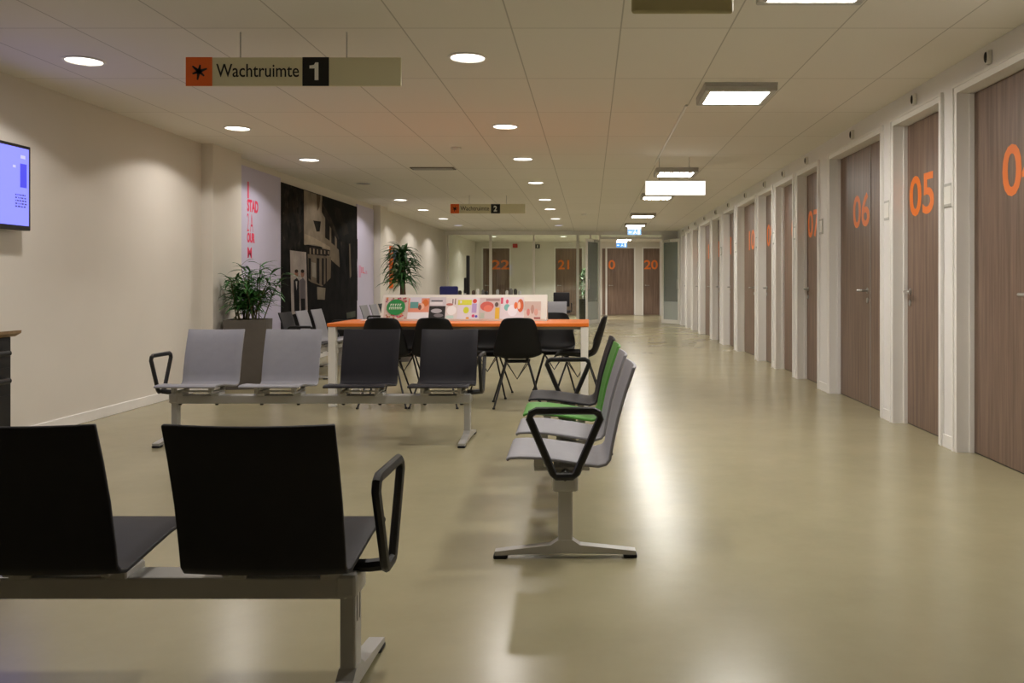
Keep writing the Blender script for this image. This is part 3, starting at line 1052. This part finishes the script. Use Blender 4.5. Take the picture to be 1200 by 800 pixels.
def shell_chair():
    r = empty('shell_chair')
    prof = [(0.215, 0.415, 0.185), (0.205, 0.44, 0.2), (0.15, 0.447, 0.214), (0.05, 0.438, 0.22), (-0.05, 0.43, 0.222), (-0.12, 0.432, 0.222),
            (-0.172, 0.455, 0.222), (-0.2, 0.51, 0.222), (-0.222, 0.58, 0.212), (-0.242, 0.65, 0.195), (-0.262, 0.73, 0.172), (-0.274, 0.785, 0.152), (-0.279, 0.807, 0.128), (-0.281, 0.815, 0.09)]
    m = MB()
    nx = 11
    g = []
    for j, (y, z, w_) in enumerate(prof):
        bk = min(1.0, max(0.0, (j - 4) / 4))
        row = []
        for i in range(nx):
            u = -1 + 2 * i / (nx - 1)
            e = abs(u) ** 3
            lift = e * 0.05 * (1 - bk) * (0.4 if j < 2 else 1)
            fwd = e * 0.075 * bk * (1 - 0.5 * max(0, (j - 8) / 4))
            row.append(m.bm.verts.new((u * w_, y + fwd, z + lift)))
        g.append(row)
    for j in range(len(prof) - 1):
        for i in range(nx - 1):
            m.face([g[j][i], g[j + 1][i], g[j + 1][i + 1], g[j][i + 1]])
    bmesh.ops.recalc_face_normals(m.bm, faces=m.bm.faces[:])
    o = m.build('seat_shell', M_SHELL, r, True)
    md = o.modifiers.new('thick', 'SOLIDIFY')
    md.thickness = 0.008
    md = o.modifiers.new('smooth', 'SUBSURF')
    md.levels = 1
    md.render_levels = 1
    bs = MB()
    bs.box((-0.11, -0.1, 0.398), (0.11, 0.11, 0.412), bevel=0.004, seg=1)
    for sx in (-0.1, 0.1):
        for sy in (-0.09, 0.1):
            bs.lathe([(0.016, 0.41), (0.016, 0.43)], 10, Matrix.Translation((sx, sy, 0)))
    # wire bracing
    bs.tube([(-0.1, -0.09, 0.4), (0, 0.0, 0.24), (0.1, 0.1, 0.4)], 0.0045, 6)
    bs.tube([(0.1, -0.09, 0.4), (0, 0.0, 0.24), (-0.1, 0.1, 0.4)], 0.0045, 6)
    bs.build('underframe', M_BLACK, r)
    for sx in (-1, 1):
        for sy in (-1, 1):
            lg = MB().tube([(sx * 0.1, sy * 0.095, 0.405), (sx * 0.215, sy * 0.235, 0.008)], 0.0085, 8).build('leg', M_BLACK, r, True)
            MB().lathe([(0.013, 0.0), (0.012, 0.014)], 10, Matrix.Translation((sx * 0.216, sy * 0.236, 0))).build('foot_cap', M_RUBBER, lg)
    return r


proto = shell_chair()
spots = [
    ((446 - VX) / F * 7.63, 7.86, 0.05, 'black shell chair at the reading table behind the first dark bench seat'),
    ((509 - VX) / F * 7.63, 7.86, -0.04, 'black shell chair at the reading table behind the last dark bench seat'),
    ((603.5 - VX) / F * 7.63, 7.86, 0.12, 'black shell chair on the near side of the table, fully visible right of the benches'),
    (-0.12, 8.02, math.radians(90), 'black shell chair seen side on at the right end of the orange table'),
    ((478 - VX) / F * 8.72, 8.52, math.pi + 0.1, 'black shell chair on the far side of the table below the green magazine'),
    ((574 - VX) / F * 8.72, 8.52, math.pi - 0.05, 'black shell chair on the far side of the table below the red flower magazine'),
    ((650 - VX) / F * 8.8, 8.72, math.pi + 0.05, 'black shell chair on the far side near the right end of the table'),
]
for i, (x, y, rz, lab) in enumerate(spots):
    c = proto if i == 0 else dup(proto)
    c.location = (x, y, 0)
    c.rotation_euler = (0, 0, rz)
    tag(c, lab, 'chair', 'black shell chairs around the reading table')

# ------------------------------------------------------------------ wall with posters
XP = XL
W_ = lambda px, py, X=XP: ((X * F) / (px - VX), H - (py - VY) / F * ((X * F) / (px - VX)))   # pixel on the left wall -> (Y, Z)
M_LILAC = mat('lilac white poster', (196, 190, 212), 0.5, noise_amt=0.01)
M_PINK = mat('pink print', (232, 52, 92), 0.5, noise_amt=0)
M_PALEPINK = mat('pale pink print', (206, 150, 186), 0.5, noise_amt=0)
ya, yb, yc, yd = 9.72, 4.08 / 0.3645, 4.08 / 0.275, 4.08 / 0.255
p = MB().box((XL + 0.002, ya, 0.25), (XL + 0.02, yb - 0.01, 2.5)).build('lilac_panel', M_LILAC)
tag(p, 'tall lilac white wall panel with pink words stacked above the plant', 'poster')


def panel_text(body, px0, px1, py0, py1, m, name='lettering', bold=0.0, par=None):
    y0_, z0_ = W_(px0, py1, XL + 0.02)
    y1_, z1_ = W_(px1, py0, XL + 0.02)
    text(body, y1_ - y0_, z1_ - z0_, m, name, par or p, frame_mat((XL + 0.02, y0_, z0_), *FACE_ROOM), bold=bold)


panel_text('I', 290, 291.5, 213, 232, M_PINK)
panel_text('STAD', 289.5, 302.5, 236, 247.5, M_PINK, bold=0.04)
panel_text('2 A', 289.5, 296.5, 251, 271, M_PINK, bold=-0.01)
panel_text('OUR', 289.5, 298.5, 273.5, 284, M_PINK, bold=0.05)
panel_text('M', 290, 295, 290, 302, M_PINK, bold=0.03)

# mural: dark photograph of a pale house between trees
mats = [print_mat((34, 31, 30))]
m = MB()
m.box((XL, yb, 0.25), (XL + 0.022, yc, 2.45))
cnt = [0]


def mp_(rgb, pts):
    k_ = 1.35 if max(rgb) > 90 else 0.9
    mats.append(print_mat([int(v * k_) for v in rgb]))
    m.mi = len(mats) - 1
    cnt[0] += 1
    x = XL + 0.0222 + 0.00008 * cnt[0]
    q = []
    for px, py in pts:
        y, z = W_(px, py, XL + 0.022)
        q.append((x, min(max(y, yb + 0.004), yc - 0.004), min(max(z, 0.26), 2.44)))
    f = m.poly(q)
    if f:
        f.normal_update()
        if f.normal.x < 0:
            f.normal_flip()


BL = random.Random(3)
c_ = lambda ax, ay: (320 + ax * 110 / 463, 200 + ay * 110 / 463)       # coordinates of an enlarged view of the mural
P = lambda *pp: [c_(*q) for q in pp]
mp_((52, 46, 42), P((40, 60), (150, 110), (150, 330), (90, 380), (45, 400)))
mp_((70, 60, 52), P((60, 90), (80, 100), (70, 240), (55, 260)))
mp_((78, 66, 56), P((100, 80), (112, 84), (140, 300), (128, 310), (96, 180)))
for q in range(70):                                                             # leaves and twigs
    if q < 45:
        u, v = BL.uniform(45, 150), BL.uniform(70, 400)
    else:
        u, v = BL.uniform(255, 405), BL.uniform(150, 330)
    du, dv = BL.uniform(3, 9), BL.uniform(10, 34)
    g_ = BL.choice((22, 30, 62, 76, 88))
    mp_((g_, int(g_ * 0.9), int(g_ * 0.78)), P((u, v), (u + du, v - dv * 0.4), (u + du * 1.3, v + dv), (u + du * 0.3, v + dv * 0.8)))
mp_((150, 136, 118), P((150, 80), (240, 112), (240, 375), (150, 362)))          # tower wall
mp_((96, 80, 66), P((212, 105), (232, 112), (226, 180), (216, 200)))
mp_((140, 126, 108), P((240, 200), (330, 370), (330, 480), (240, 400)))         # side wing
mp_((84, 72, 60), P((238, 150), (340, 340), (336, 372), (238, 205)))            # eave shadow
mp_((44, 38, 34), P((196, 245), (234, 250), (228, 300), (212, 300)))            # window
mp_((52, 44, 38), P((255, 225), (277, 262), (277, 345), (255, 330)))
mp_((52, 44, 38), P((285, 278), (303, 308), (303, 370), (285, 355)))
mp_((46, 40, 36), P((312, 322), (325, 345), (325, 395), (312, 380)))
mp_((172, 156, 134), P((152, 310), (200, 330), (280, 376), (280, 392), (200, 362), (152, 366)))
mp_((56, 46, 40), P((160, 368), (278, 392), (276, 420), (166, 408)))            # porch arcade
for q in range(6):
    u = 178 + q * 18
    mp_((150, 134, 114), P((u, 380 + q * 3), (u + 6, 382 + q * 3), (u + 6, 412), (u, 410)))
mp_((120, 106, 90), P((168, 410), (284, 424), (280, 590), (200, 560), (172, 540)))
for u0, u1, v1 in ((172, 184, 540), (212, 226, 560), (238, 248, 570), (256, 263, 575)):
    mp_((40, 33, 30), P((u0, 430), (u1, 432), (u1, v1), (u0, v1 - 10)))
mp_((150, 142, 130), P((186, 450), (208, 455), (210, 530), (190, 520)))
mp_((30, 27, 27), P((160, 540), (240, 570), (330, 480), (412, 560), (412, 745), (165, 745)))
mp_((26, 25, 22), P((240, 100), (412, 150), (412, 360), (330, 350)))            # trees
mp_((48, 42, 34), P((290, 170), (330, 190), (350, 270), (310, 250)))
mp_((60, 54, 40), P((330, 250), (362, 262), (372, 310), (345, 320)))
mp_((40, 37, 30), P((370, 200), (404, 215), (400, 300), (378, 280)))
mp_((112, 102, 86), P((372, 360), (378, 360), (384, 520), (376, 530)))
for u in (318, 354, 406):
    mp_((14, 13, 13), P((u, 340), (u + 10, 336), (u + 20, 460), (u + 12, 640), (u + 2, 640), (u + 8, 460)))
mp_((140, 130, 114), P((214, 572), (256, 578), (252, 636), (216, 634)))         # small notice
mp_((92, 96, 84), P((360, 700), (404, 690), (404, 720), (362, 730)))
mp_((178, 166, 160), P((80, 392), (160, 402), (168, 690), (88, 710)))           # pale banner with two people
for u, dk in ((112, (38, 36, 46)), (142, (112, 104, 108))):
    mp_(dk, P((u - 14, 540), (u + 2, 528), (u + 14, 544), (u + 16, 690), (u - 10, 694)))
    mp_((150, 106, 90), [c_(u + 9 * math.cos(t * 0.7), 508 + 18 * math.sin(t * 0.7)) for t in range(9)])
    mp_((60, 40, 34), [c_(u + 9 * math.cos(t * 0.7), 495 + 9 * math.sin(t * 0.7)) for t in range(9)])
    mp_((28, 27, 30), P((u - 8, 630), (u + 12, 630), (u + 12, 690), (u - 6, 692)))
mp_((206, 200, 196), P((108, 545), (116, 545), (113, 590)))
mural = m.build('wall_mural', mats)
tag(mural, 'large dark photo mural of a pale house among trees on the left wall', 'mural')
p = MB().box((XL + 0.002, yc + 0.01, 0.25), (XL + 0.02, yd - 0.02, 2.5)).build('lilac_panel', M_LILAC)
tag(p, 'narrow lilac white wall panel beyond the dark mural', 'poster')
panel_text('IL', 423.5, 427.5, 313, 320, M_PINK)
panel_text('a', 427.5, 430.5, 317, 321, M_PALEPINK)
panel_text('I', 420.5, 423, 311, 325, M_PALEPINK)

# orange-edged picture on the wall beyond the second pilaster
r = empty('framed_picture', (XL, 17.3, 1.02))
MB().box((0.0, 0, 0), (0.075, 0.03, 0.86)).build('edge_board', mat('orange lacquer', (226, 108, 34), 0.5), r)
mm = MB()
mm.box((0, 0.03, 0.04), (0.05, 0.75, 0.84))
mats = [flat_mat((150, 160, 128))]
for i, (rgb, q) in enumerate((((96, 120, 150), (0.1, 0.55, 0.5, 0.78)), ((170, 140, 90), (0.3, 0.1, 0.6, 0.35)), ((196, 190, 170), (0.5, 0.3, 0.72, 0.7)), ((90, 120, 70), (0.12, 0.3, 0.4, 0.5)))):
    mats.append(flat_mat(rgb))
    mm.mi = i + 1
    x = 0.0504 + i * 0.0002
    mm.poly([(x, q[0], q[1]), (x, q[2], q[1]), (x, q[2], q[3]), (x, q[0], q[3])])
mm.build('picture', mats, r)
tag(r, 'orange-edged picture on the left wall behind the tall palm', 'picture')

# ------------------------------------------------------------------ screen on the left wall
M_SCREEN = emissive('lit screen', (0.18, 0.19, 1.0), 1.5)
M_SCREEN2 = emissive('lit screen blue block', (0.06, 0.06, 0.85), 0.9)
M_SCREEN3 = emissive('lit screen pattern', (0.1, 0.1, 0.4), 0.6)
M_SCREEN4 = emissive('lit screen pale', (0.62, 0.6, 0.85), 0.9)
XT = XL + 0.11
yT1 = (-XT) * F / (VX - 36)
yT0 = yT1 - 1.02
zt = lambda py, y: H - (py - VY) / F * y
Zt1, Zt0 = zt(172.5, yT1), zt(270.5, yT1)
r = empty('wall_screen', (XL, yT0, Zt0))
hh, ww = Zt1 - Zt0, yT1 - yT0
MB().box((0.06, 0, 0), (0.11, ww, hh), bevel=0.004, seg=1).build('casing', M_BLACK, r)
MB().box((0.0, ww * 0.3, hh * 0.25), (0.06, ww * 0.7, hh * 0.75)).build('wall_bracket', M_BLACK, r)
bz = 0.022
sm = MB()
sm.box((0.108, bz, bz + 0.01), (0.1112, ww - bz, hh - bz))
x = 0.1116
sm.mi = 1
sm.poly([(x, ww - 0.115, hh * 0.50), (x, ww - 0.045, hh * 0.50), (x, ww - 0.045, hh * 0.78), (x, ww - 0.115, hh * 0.78)])
sm.poly([(x, 0.08, hh * 0.2), (x, ww * 0.55, hh * 0.2), (x, ww * 0.55, hh * 0.7), (x, 0.08, hh * 0.7)])
sm.mi = 3
sm.poly([(x, ww - 0.11, hh * 0.84), (x, ww - 0.06, hh * 0.84), (x, ww - 0.06, hh * 0.88), (x, ww - 0.11, hh * 0.88)])
sm.poly([(x, ww - 0.19, hh * 0.72), (x, ww - 0.16, hh * 0.72), (x, ww - 0.16, hh * 0.75), (x, ww - 0.19, hh * 0.75)])
rr_ = random.Random(7)
sm.mi = 2
for row in range(5):
    a_ = ww - 0.165
    z_ = hh * (0.40 - row * 0.034)
    while a_ < ww - 0.06:
        s_ = 0.008 + rr_.random() * 0.02
        sm.poly([(x, a_, z_), (x, a_ + s_, z_), (x, a_ + s_, z_ + 0.009 + rr_.random() * 0.004), (x, a_, z_ + 0.011)])
        a_ += s_ + 0.004 + rr_.random() * 0.006
sm.build('screen', [M_SCREEN, M_SCREEN2, M_SCREEN3, M_SCREEN4], r)
tag(r, 'wall-mounted flat screen glowing lilac blue at the left edge', 'screen')

# ------------------------------------------------------------------ black cabinet with wood top at the left edge
Yc = 4.45
xr_ = (13 - VX) / F * (Yc + 0.42)
zt_ = 1.12 - 0.056 * (Yc + 0.42)
r = empty('drawer_cabinet', (xr_ - 0.45, Yc, 0))
MB().box((0, 0, 0.02), (0.45, 0.42, zt_ - 0.03), bevel=0.006).build('carcass', mat('black lacquer', (22, 21, 21), 0.55), r)
MB().prism([(-0.02, zt_ - 0.03), (0.46, zt_ - 0.03), (0.495, zt_ - 0.01), (0.497, zt_ + 0.006), (0.46, zt_ - 0.004), (-0.02, zt_ - 0.002)], 'y', -0.02, 0.44).build(
    'top', wood_mat('pale brown wood', (134, 108, 78), (164, 136, 102), 0.5, (2, 20, 20)), r)
for z0_, z1_ in ((zt_ - 0.19, zt_ - 0.05), (zt_ - 0.345, zt_ - 0.205), (0.06, zt_ - 0.36)):
    MB().box((0.45, 0.02, z0_), (0.456, 0.40, z1_)).build('drawer', MATS['black lacquer'], r)
for py in (413, 445):
    z_ = H - (py - VY) / F * (Yc + 0.4)
    MB().tube([(0.45, 0.04, z_), (0.478, 0.04, z_), (0.478, 0.36, z_), (0.45, 0.36, z_)], 0.017, 10).build('handle', M_BLACK, r, True)
MB().box((0.02, 0.02, 0.0), (0.43, 0.40, 0.02)).build('plinth', M_RUBBER, r)
tag(r, 'black cabinet with pale wood top and round handles at the left edge', 'cabinet')

# ------------------------------------------------------------------ plants
M_LEAF = mat('dark green leaf', (56, 104, 48), 0.45, noise_amt=0.35, noise_scale=9)
M_LEAF2 = mat('palm leaf green', (56, 98, 50), 0.45, noise_amt=0.35, noise_scale=9)
M_STALK = mat('plant stalk', (92, 88, 56), 0.7, noise_amt=0.15)
M_TRUNK = mat('palm trunk', (92, 70, 50), 0.9, noise_amt=0.2, noise_scale=20)


def leaf(m_, base, d, L, wd, droop, rng):
    d = d.normalized()
    side = d.cross(Vector((0, 0, 1)))
    if side.length < 0.05:
        side = Vector((1, 0, 0))
    side = (side.normalized() + Vector((rng.uniform(-.3, .3), rng.uniform(-.3, .3), rng.uniform(-.3, .3)))).normalized()
    prev_ = None
    n_ = 5
    p_ = base.copy()
    dd = d.copy()
    for i in range(n_ + 1):
        t = i / n_
        w_ = wd * (0.25 + 1.5 * t) * (1 - t) * 1.3 + 0.0008
        up = side.cross(dd).normalized() * w_ * 0.25
        row = [m_.bm.verts.new(p_ - side * w_ + up), m_.bm.verts.new(p_), m_.bm.verts.new(p_ + side * w_ + up)]
        if prev_:
            m_.face([prev_[0], row[0], row[1], prev_[1]])
            m_.face([prev_[1], row[1], row[2], prev_[2]])
        prev_ = row
        p_ = p_ + dd * (L / n_)
        dd = (dd + Vector((0, 0, -droop / n_))).normalized()


# square planter with a bamboo-like plant
Yp = 9.22
r = empty('potted_plant', ((292 - VX) / F * Yp, Yp - 0.02, 0))
RZ = Matrix.Rotation(math.radians(12), 4, 'Z')
m = MB()
a0, a1, hp = 0.19, 0.215, 0.735
rings = []
for s_, z in ((a0, 0.0), (a1, hp), (a1 - 0.03, hp), (a1 - 0.04, hp - 0.06)):
    rings.append([m.bm.verts.new(RZ @ Vector((sx * s_, sy * s_, z))) for sx, sy in ((-1, -1), (1, -1), (1, 1), (-1, 1))])
for A, B in zip(rings, rings[1:]):
    for i in range(4):
        m.face([A[i], A[(i + 1) % 4], B[(i + 1) % 4], B[i]])
m.face(list(reversed(rings[0])))
bmesh.ops.recalc_face_normals(m.bm, faces=m.bm.faces[:])
m.build('planter', M_POT, r)
MB().box((-a1 + 0.035, -a1 + 0.035, hp - 0.1), (a1 - 0.035, a1 - 0.035, hp - 0.04), RZ).build('soil', M_SOIL, r)
rng = random.Random(11)
st, lf = MB(), MB()
for k_ in range(24):
    ang = rng.uniform(0, 2 * math.pi)
    b0 = Vector((rng.uniform(-0.12, 0.12), rng.uniform(-0.12, 0.12), hp - 0.06))
    hgt = rng.uniform(0.3, 0.6)
    if k_ < 2:
        hgt = 0.66
    sp = rng.uniform(0.08, 0.26)
    tip = b0 + Vector((math.cos(ang) * sp, math.sin(ang) * sp, hgt))
    mid = (b0 + tip) / 2 + Vector((0, 0, 0.05))
    pts = [b0, b0.lerp(mid, 0.6), mid, mid.lerp(tip, 0.5), tip]
    st.tube(pts, [0.007, 0.006, 0.005, 0.004, 0.002], 6)
    for q in range(26):
        t = rng.uniform(0.22, 1.0)
        i = min(3, int(t * 4))
        pos = pts[i].lerp(pts[i + 1], t * 4 - i)
        a_ = rng.uniform(0, 2 * math.pi)
        d = Vector((math.cos(a_), math.sin(a_), rng.uniform(-0.1, 0.9)))
        leaf(lf, pos, d, rng.uniform(0.13, 0.24), 0.014 + rng.random() * 0.008, rng.uniform(0.5, 1.4), rng)
for q_ in (st, lf):
    for v in q_.bm.verts:
        lim = XL + 0.135 - r.location.x
        if v.co.x < lim + 0.1:
            v.co.x = lim + 0.1 * math.exp((v.co.x - lim - 0.1) / 0.1)
st.build('stems', M_STALK, r)
lf.build('foliage', M_LEAF, r)
tag(r, 'bushy green plant in tall square taupe planter below the pink words', 'potted plant')

# palm-like plant beyond the table
Yd = 12.3
r = empty('potted_plant', ((471 - VX) / F * Yd, Yd, 0))
MB().lathe([(0.13, 0.0), (0.17, 0.4), (0.18, 0.42), (0.16, 0.42), (0.15, 0.36)], 24, caps=True).build('pot', M_POT, r, True)
MB().tube([(0, 0, 0.36), (0.01, 0, 0.7), (0.015, 0, 0.95), (0.0, 0, 1.56)], [0.05, 0.046, 0.042, 0.02], 10).build('trunk', M_TRUNK, r, True)
lf = MB()
rng = random.Random(5)
for q in range(240):
    t = rng.random()
    a_ = rng.uniform(0, 2 * math.pi)
    el = rng.uniform(0.2, 0.9) + 0.6 * t * rng.random()
    d = Vector((math.cos(a_) * math.cos(el), math.sin(a_) * math.cos(el), math.sin(el)))
    leaf(lf, Vector((rng.uniform(-.03, .03), rng.uniform(-.03, .03), 1.08 + 0.52 * t)), d, rng.uniform(0.24, 0.4), 0.02 + rng.random() * 0.01, rng.uniform(1.0, 3.0), rng)
for q in range(14):
    a_ = rng.uniform(0, 2 * math.pi)
    leaf(lf, Vector((0, 0, 0.93)), Vector((math.cos(a_), math.sin(a_), 0.3)), rng.uniform(0.2, 0.3), 0.014, 1.2, rng)
lf.build('foliage', M_LEAF2, r)
tag(r, 'tall palm-like pot plant on a trunk behind the magazine rack', 'potted plant')

# pot plant behind the glass
r = empty('potted_plant', ((685 - VX) / F * 26.3, 26.3, 0))
MB().lathe([(0.16, 0.0), (0.18, 0.62), (0.19, 0.64), (0.165, 0.64), (0.16, 0.58)], 20).build('pot', mat('dark pot', (40, 40, 38), 0.6), r, True)
lf = MB()
rng = random.Random(9)
for q in range(110):
    a_ = rng.uniform(0, 2 * math.pi)
    leaf(lf, Vector((rng.uniform(-.08, .08), rng.uniform(-.08, .08), 0.6 + rng.random() * 0.9)), Vector((math.cos(a_), math.sin(a_), rng.uniform(0, 1.4))), rng.uniform(0.2, 0.36), 0.025, 0.9, rng)
MB().tube([(0, 0, 0.56), (0.02, 0, 1.0), (0, 0.02, 1.5)], 0.012, 6).build('stem', M_STALK, r)
lf.build('foliage', MATS['dark green leaf'], r)
tag(r, 'green plant in dark pot seen through the glass by the corridor opening', 'potted plant')

# ------------------------------------------------------------------ things behind the magazine rack
# counter with cups, jars and books
Yk = 20.2
r = empty('counter', ((572 - VX) / F * Yk, Yk, 0))
MB().box((-0.85, 0, 0), (0.85, 0.5, 0.8)).build('cabinet_body', M_WHITE, r)
MB().box((-0.88, -0.02, 0.8), (0.88, 0.52, 0.83), bevel=0.004, seg=1).build('worktop', M_LAMPGREY, r)
tag(r, 'white counter hidden low behind the magazine rack', 'counter')
rng = random.Random(21)
names = [('dark mug', (40, 38, 36)), ('silver cup', (170, 170, 166)), ('brown jar', (92, 74, 58)), ('white cup', (220, 218, 210)), ('grey tin', (110, 108, 104))]
pos_words = ['first from the left', 'second from the left', 'third from the left', 'fourth from the left', 'fifth from the left', 'sixth from the left',
             'sixth from the right', 'fifth from the right', 'fourth from the right', 'third from the right', 'second from the right', 'last on the right']
pxs = [539, 545.0, 555, 560, 566, 570, 583, 589, 594, 599, 604, 609]
for i, px in enumerate(pxs):
    nm, rgb = names[i % 5]
    h_ = rng.uniform(0.11, 0.17)
    rad = rng.uniform(0.035, 0.05)
    c = MB().lathe([(rad * 0.85, 0), (rad, h_ * 0.75), (rad * 0.7, h_ * 0.9), (rad * 0.72, h_), (rad * 0.6, h_), (rad * 0.6, h_ * 0.92)], 14).build('jar', mat('jar ' + nm, rgb, 0.4), None, True,
                                                                                                                ((px - VX) / F * (Yk + 0.2), Yk + 0.2, 0.83))
    tag(c, '%s standing on the counter behind the magazine rack, %s' % (nm, pos_words[i]), 'jar', 'jars and cups on the counter')

# navy office chair
Yn = 18.4
r = empty('office_chair', ((526 - VX) / F * Yn, Yn, 0))
MB().box((-0.2, -0.03, 0.62), (0.2, 0.04, 1.06), bevel=0.035, seg=4).build('backrest', M_NAVY, r, True)
MB().box((-0.22, 0.03, 0.44), (0.22, 0.47, 0.51), bevel=0.025, seg=3).build('seat', M_NAVY, r, True)
MB().tube([(0, 0.02, 0.7), (0, 0.1, 0.45), (0, 0.22, 0.42)], 0.018).tube([(0, 0.25, 0.44), (0, 0.25, 0.1)], 0.025).build('post', M_BLACK, r, True)
m = MB()
for q in range(5):
    a_ = 2 * math.pi * q / 5
    m.tube([(0, 0.25, 0.1), (0.27 * math.cos(a_), 0.25 + 0.27 * math.sin(a_), 0.07)], [0.025, 0.015])
    m.lathe([(0.02, 0.0), (0.025, 0.03), (0.02, 0.06)], 10, Matrix.Translation((0.27 * math.cos(a_), 0.25 + 0.27 * math.sin(a_), 0)))
m.build('star_base', M_BLACK, r, True)
tag(r, 'navy blue office chair whose back shows above the magazine rack', 'chair')

# slim black display seen edge on
Ym = 19.3
r = empty('display_stand', ((548.5 - VX) / F * Ym, Ym, 0))
MB().box((-0.035, -0.06, 0.75), (0.035, 0.06, 1.75), bevel=0.012).build('display', M_BLACK, r)
MB().box((-0.03, -0.05, 0.02), (0.03, 0.05, 0.75)).box((-0.2, -0.25, 0.0), (0.2, 0.25, 0.02)).build('stand', M_BLACK, r)
MB().box((-0.09, -0.05, 0.9), (-0.036, 0.05, 1.25), bevel=0.02).build('bracket', M_BLACK, r)
tag(r, 'slim black upright display seen edge on against the glass partition', 'display')

# dark office chair behind the small bench, and a dark bin
Yo = 20.0
r = empty('office_chair', ((658 - VX) / F * Yo, Yo, 0))
MB().box((-0.19, -0.03, 0.58), (0.19, 0.03, 0.91), bevel=0.02, seg=3).build('backrest', M_DARK, r, True)
MB().box((-0.22, -0.47, 0.44), (0.22, -0.02, 0.5), bevel=0.02, seg=3).build('seat', M_DARK, r, True)
MB().tube([(0.24, -0.4, 0.66), (0.24, -0.1, 0.66), (0.24, -0.1, 0.46), (0.1, -0.2, 0.44)], 0.014).tube([(-0.24, -0.4, 0.66), (-0.24, -0.1, 0.66), (-0.24, -0.1, 0.46), (-0.1, -0.2, 0.44)], 0.014) \
    .build('armrests', M_BLACK, r, True)
MB().tube([(0, 0.035, 0.7), (0, 0.035, 0.42), (0, -0.2, 0.42)], 0.018).tube([(0, -0.2, 0.44), (0, -0.2, 0.1)], 0.025).build('post', M_BLACK, r, True)
m = MB()
for q in range(5):
    a_ = 2 * math.pi * q / 5
    m.tube([(0, -0.2, 0.1), (0.27 * math.cos(a_), -0.2 + 0.27 * math.sin(a_), 0.07)], [0.025, 0.015])
    m.lathe([(0.02, 0.0), (0.025, 0.03), (0.02, 0.06)], 10, Matrix.Translation((0.27 * math.cos(a_), -0.2 + 0.27 * math.sin(a_), 0)))
m.build('star_base', M_BLACK, r, True)
tag(r, 'dark office chair behind the grey seat, below door 21', 'chair')
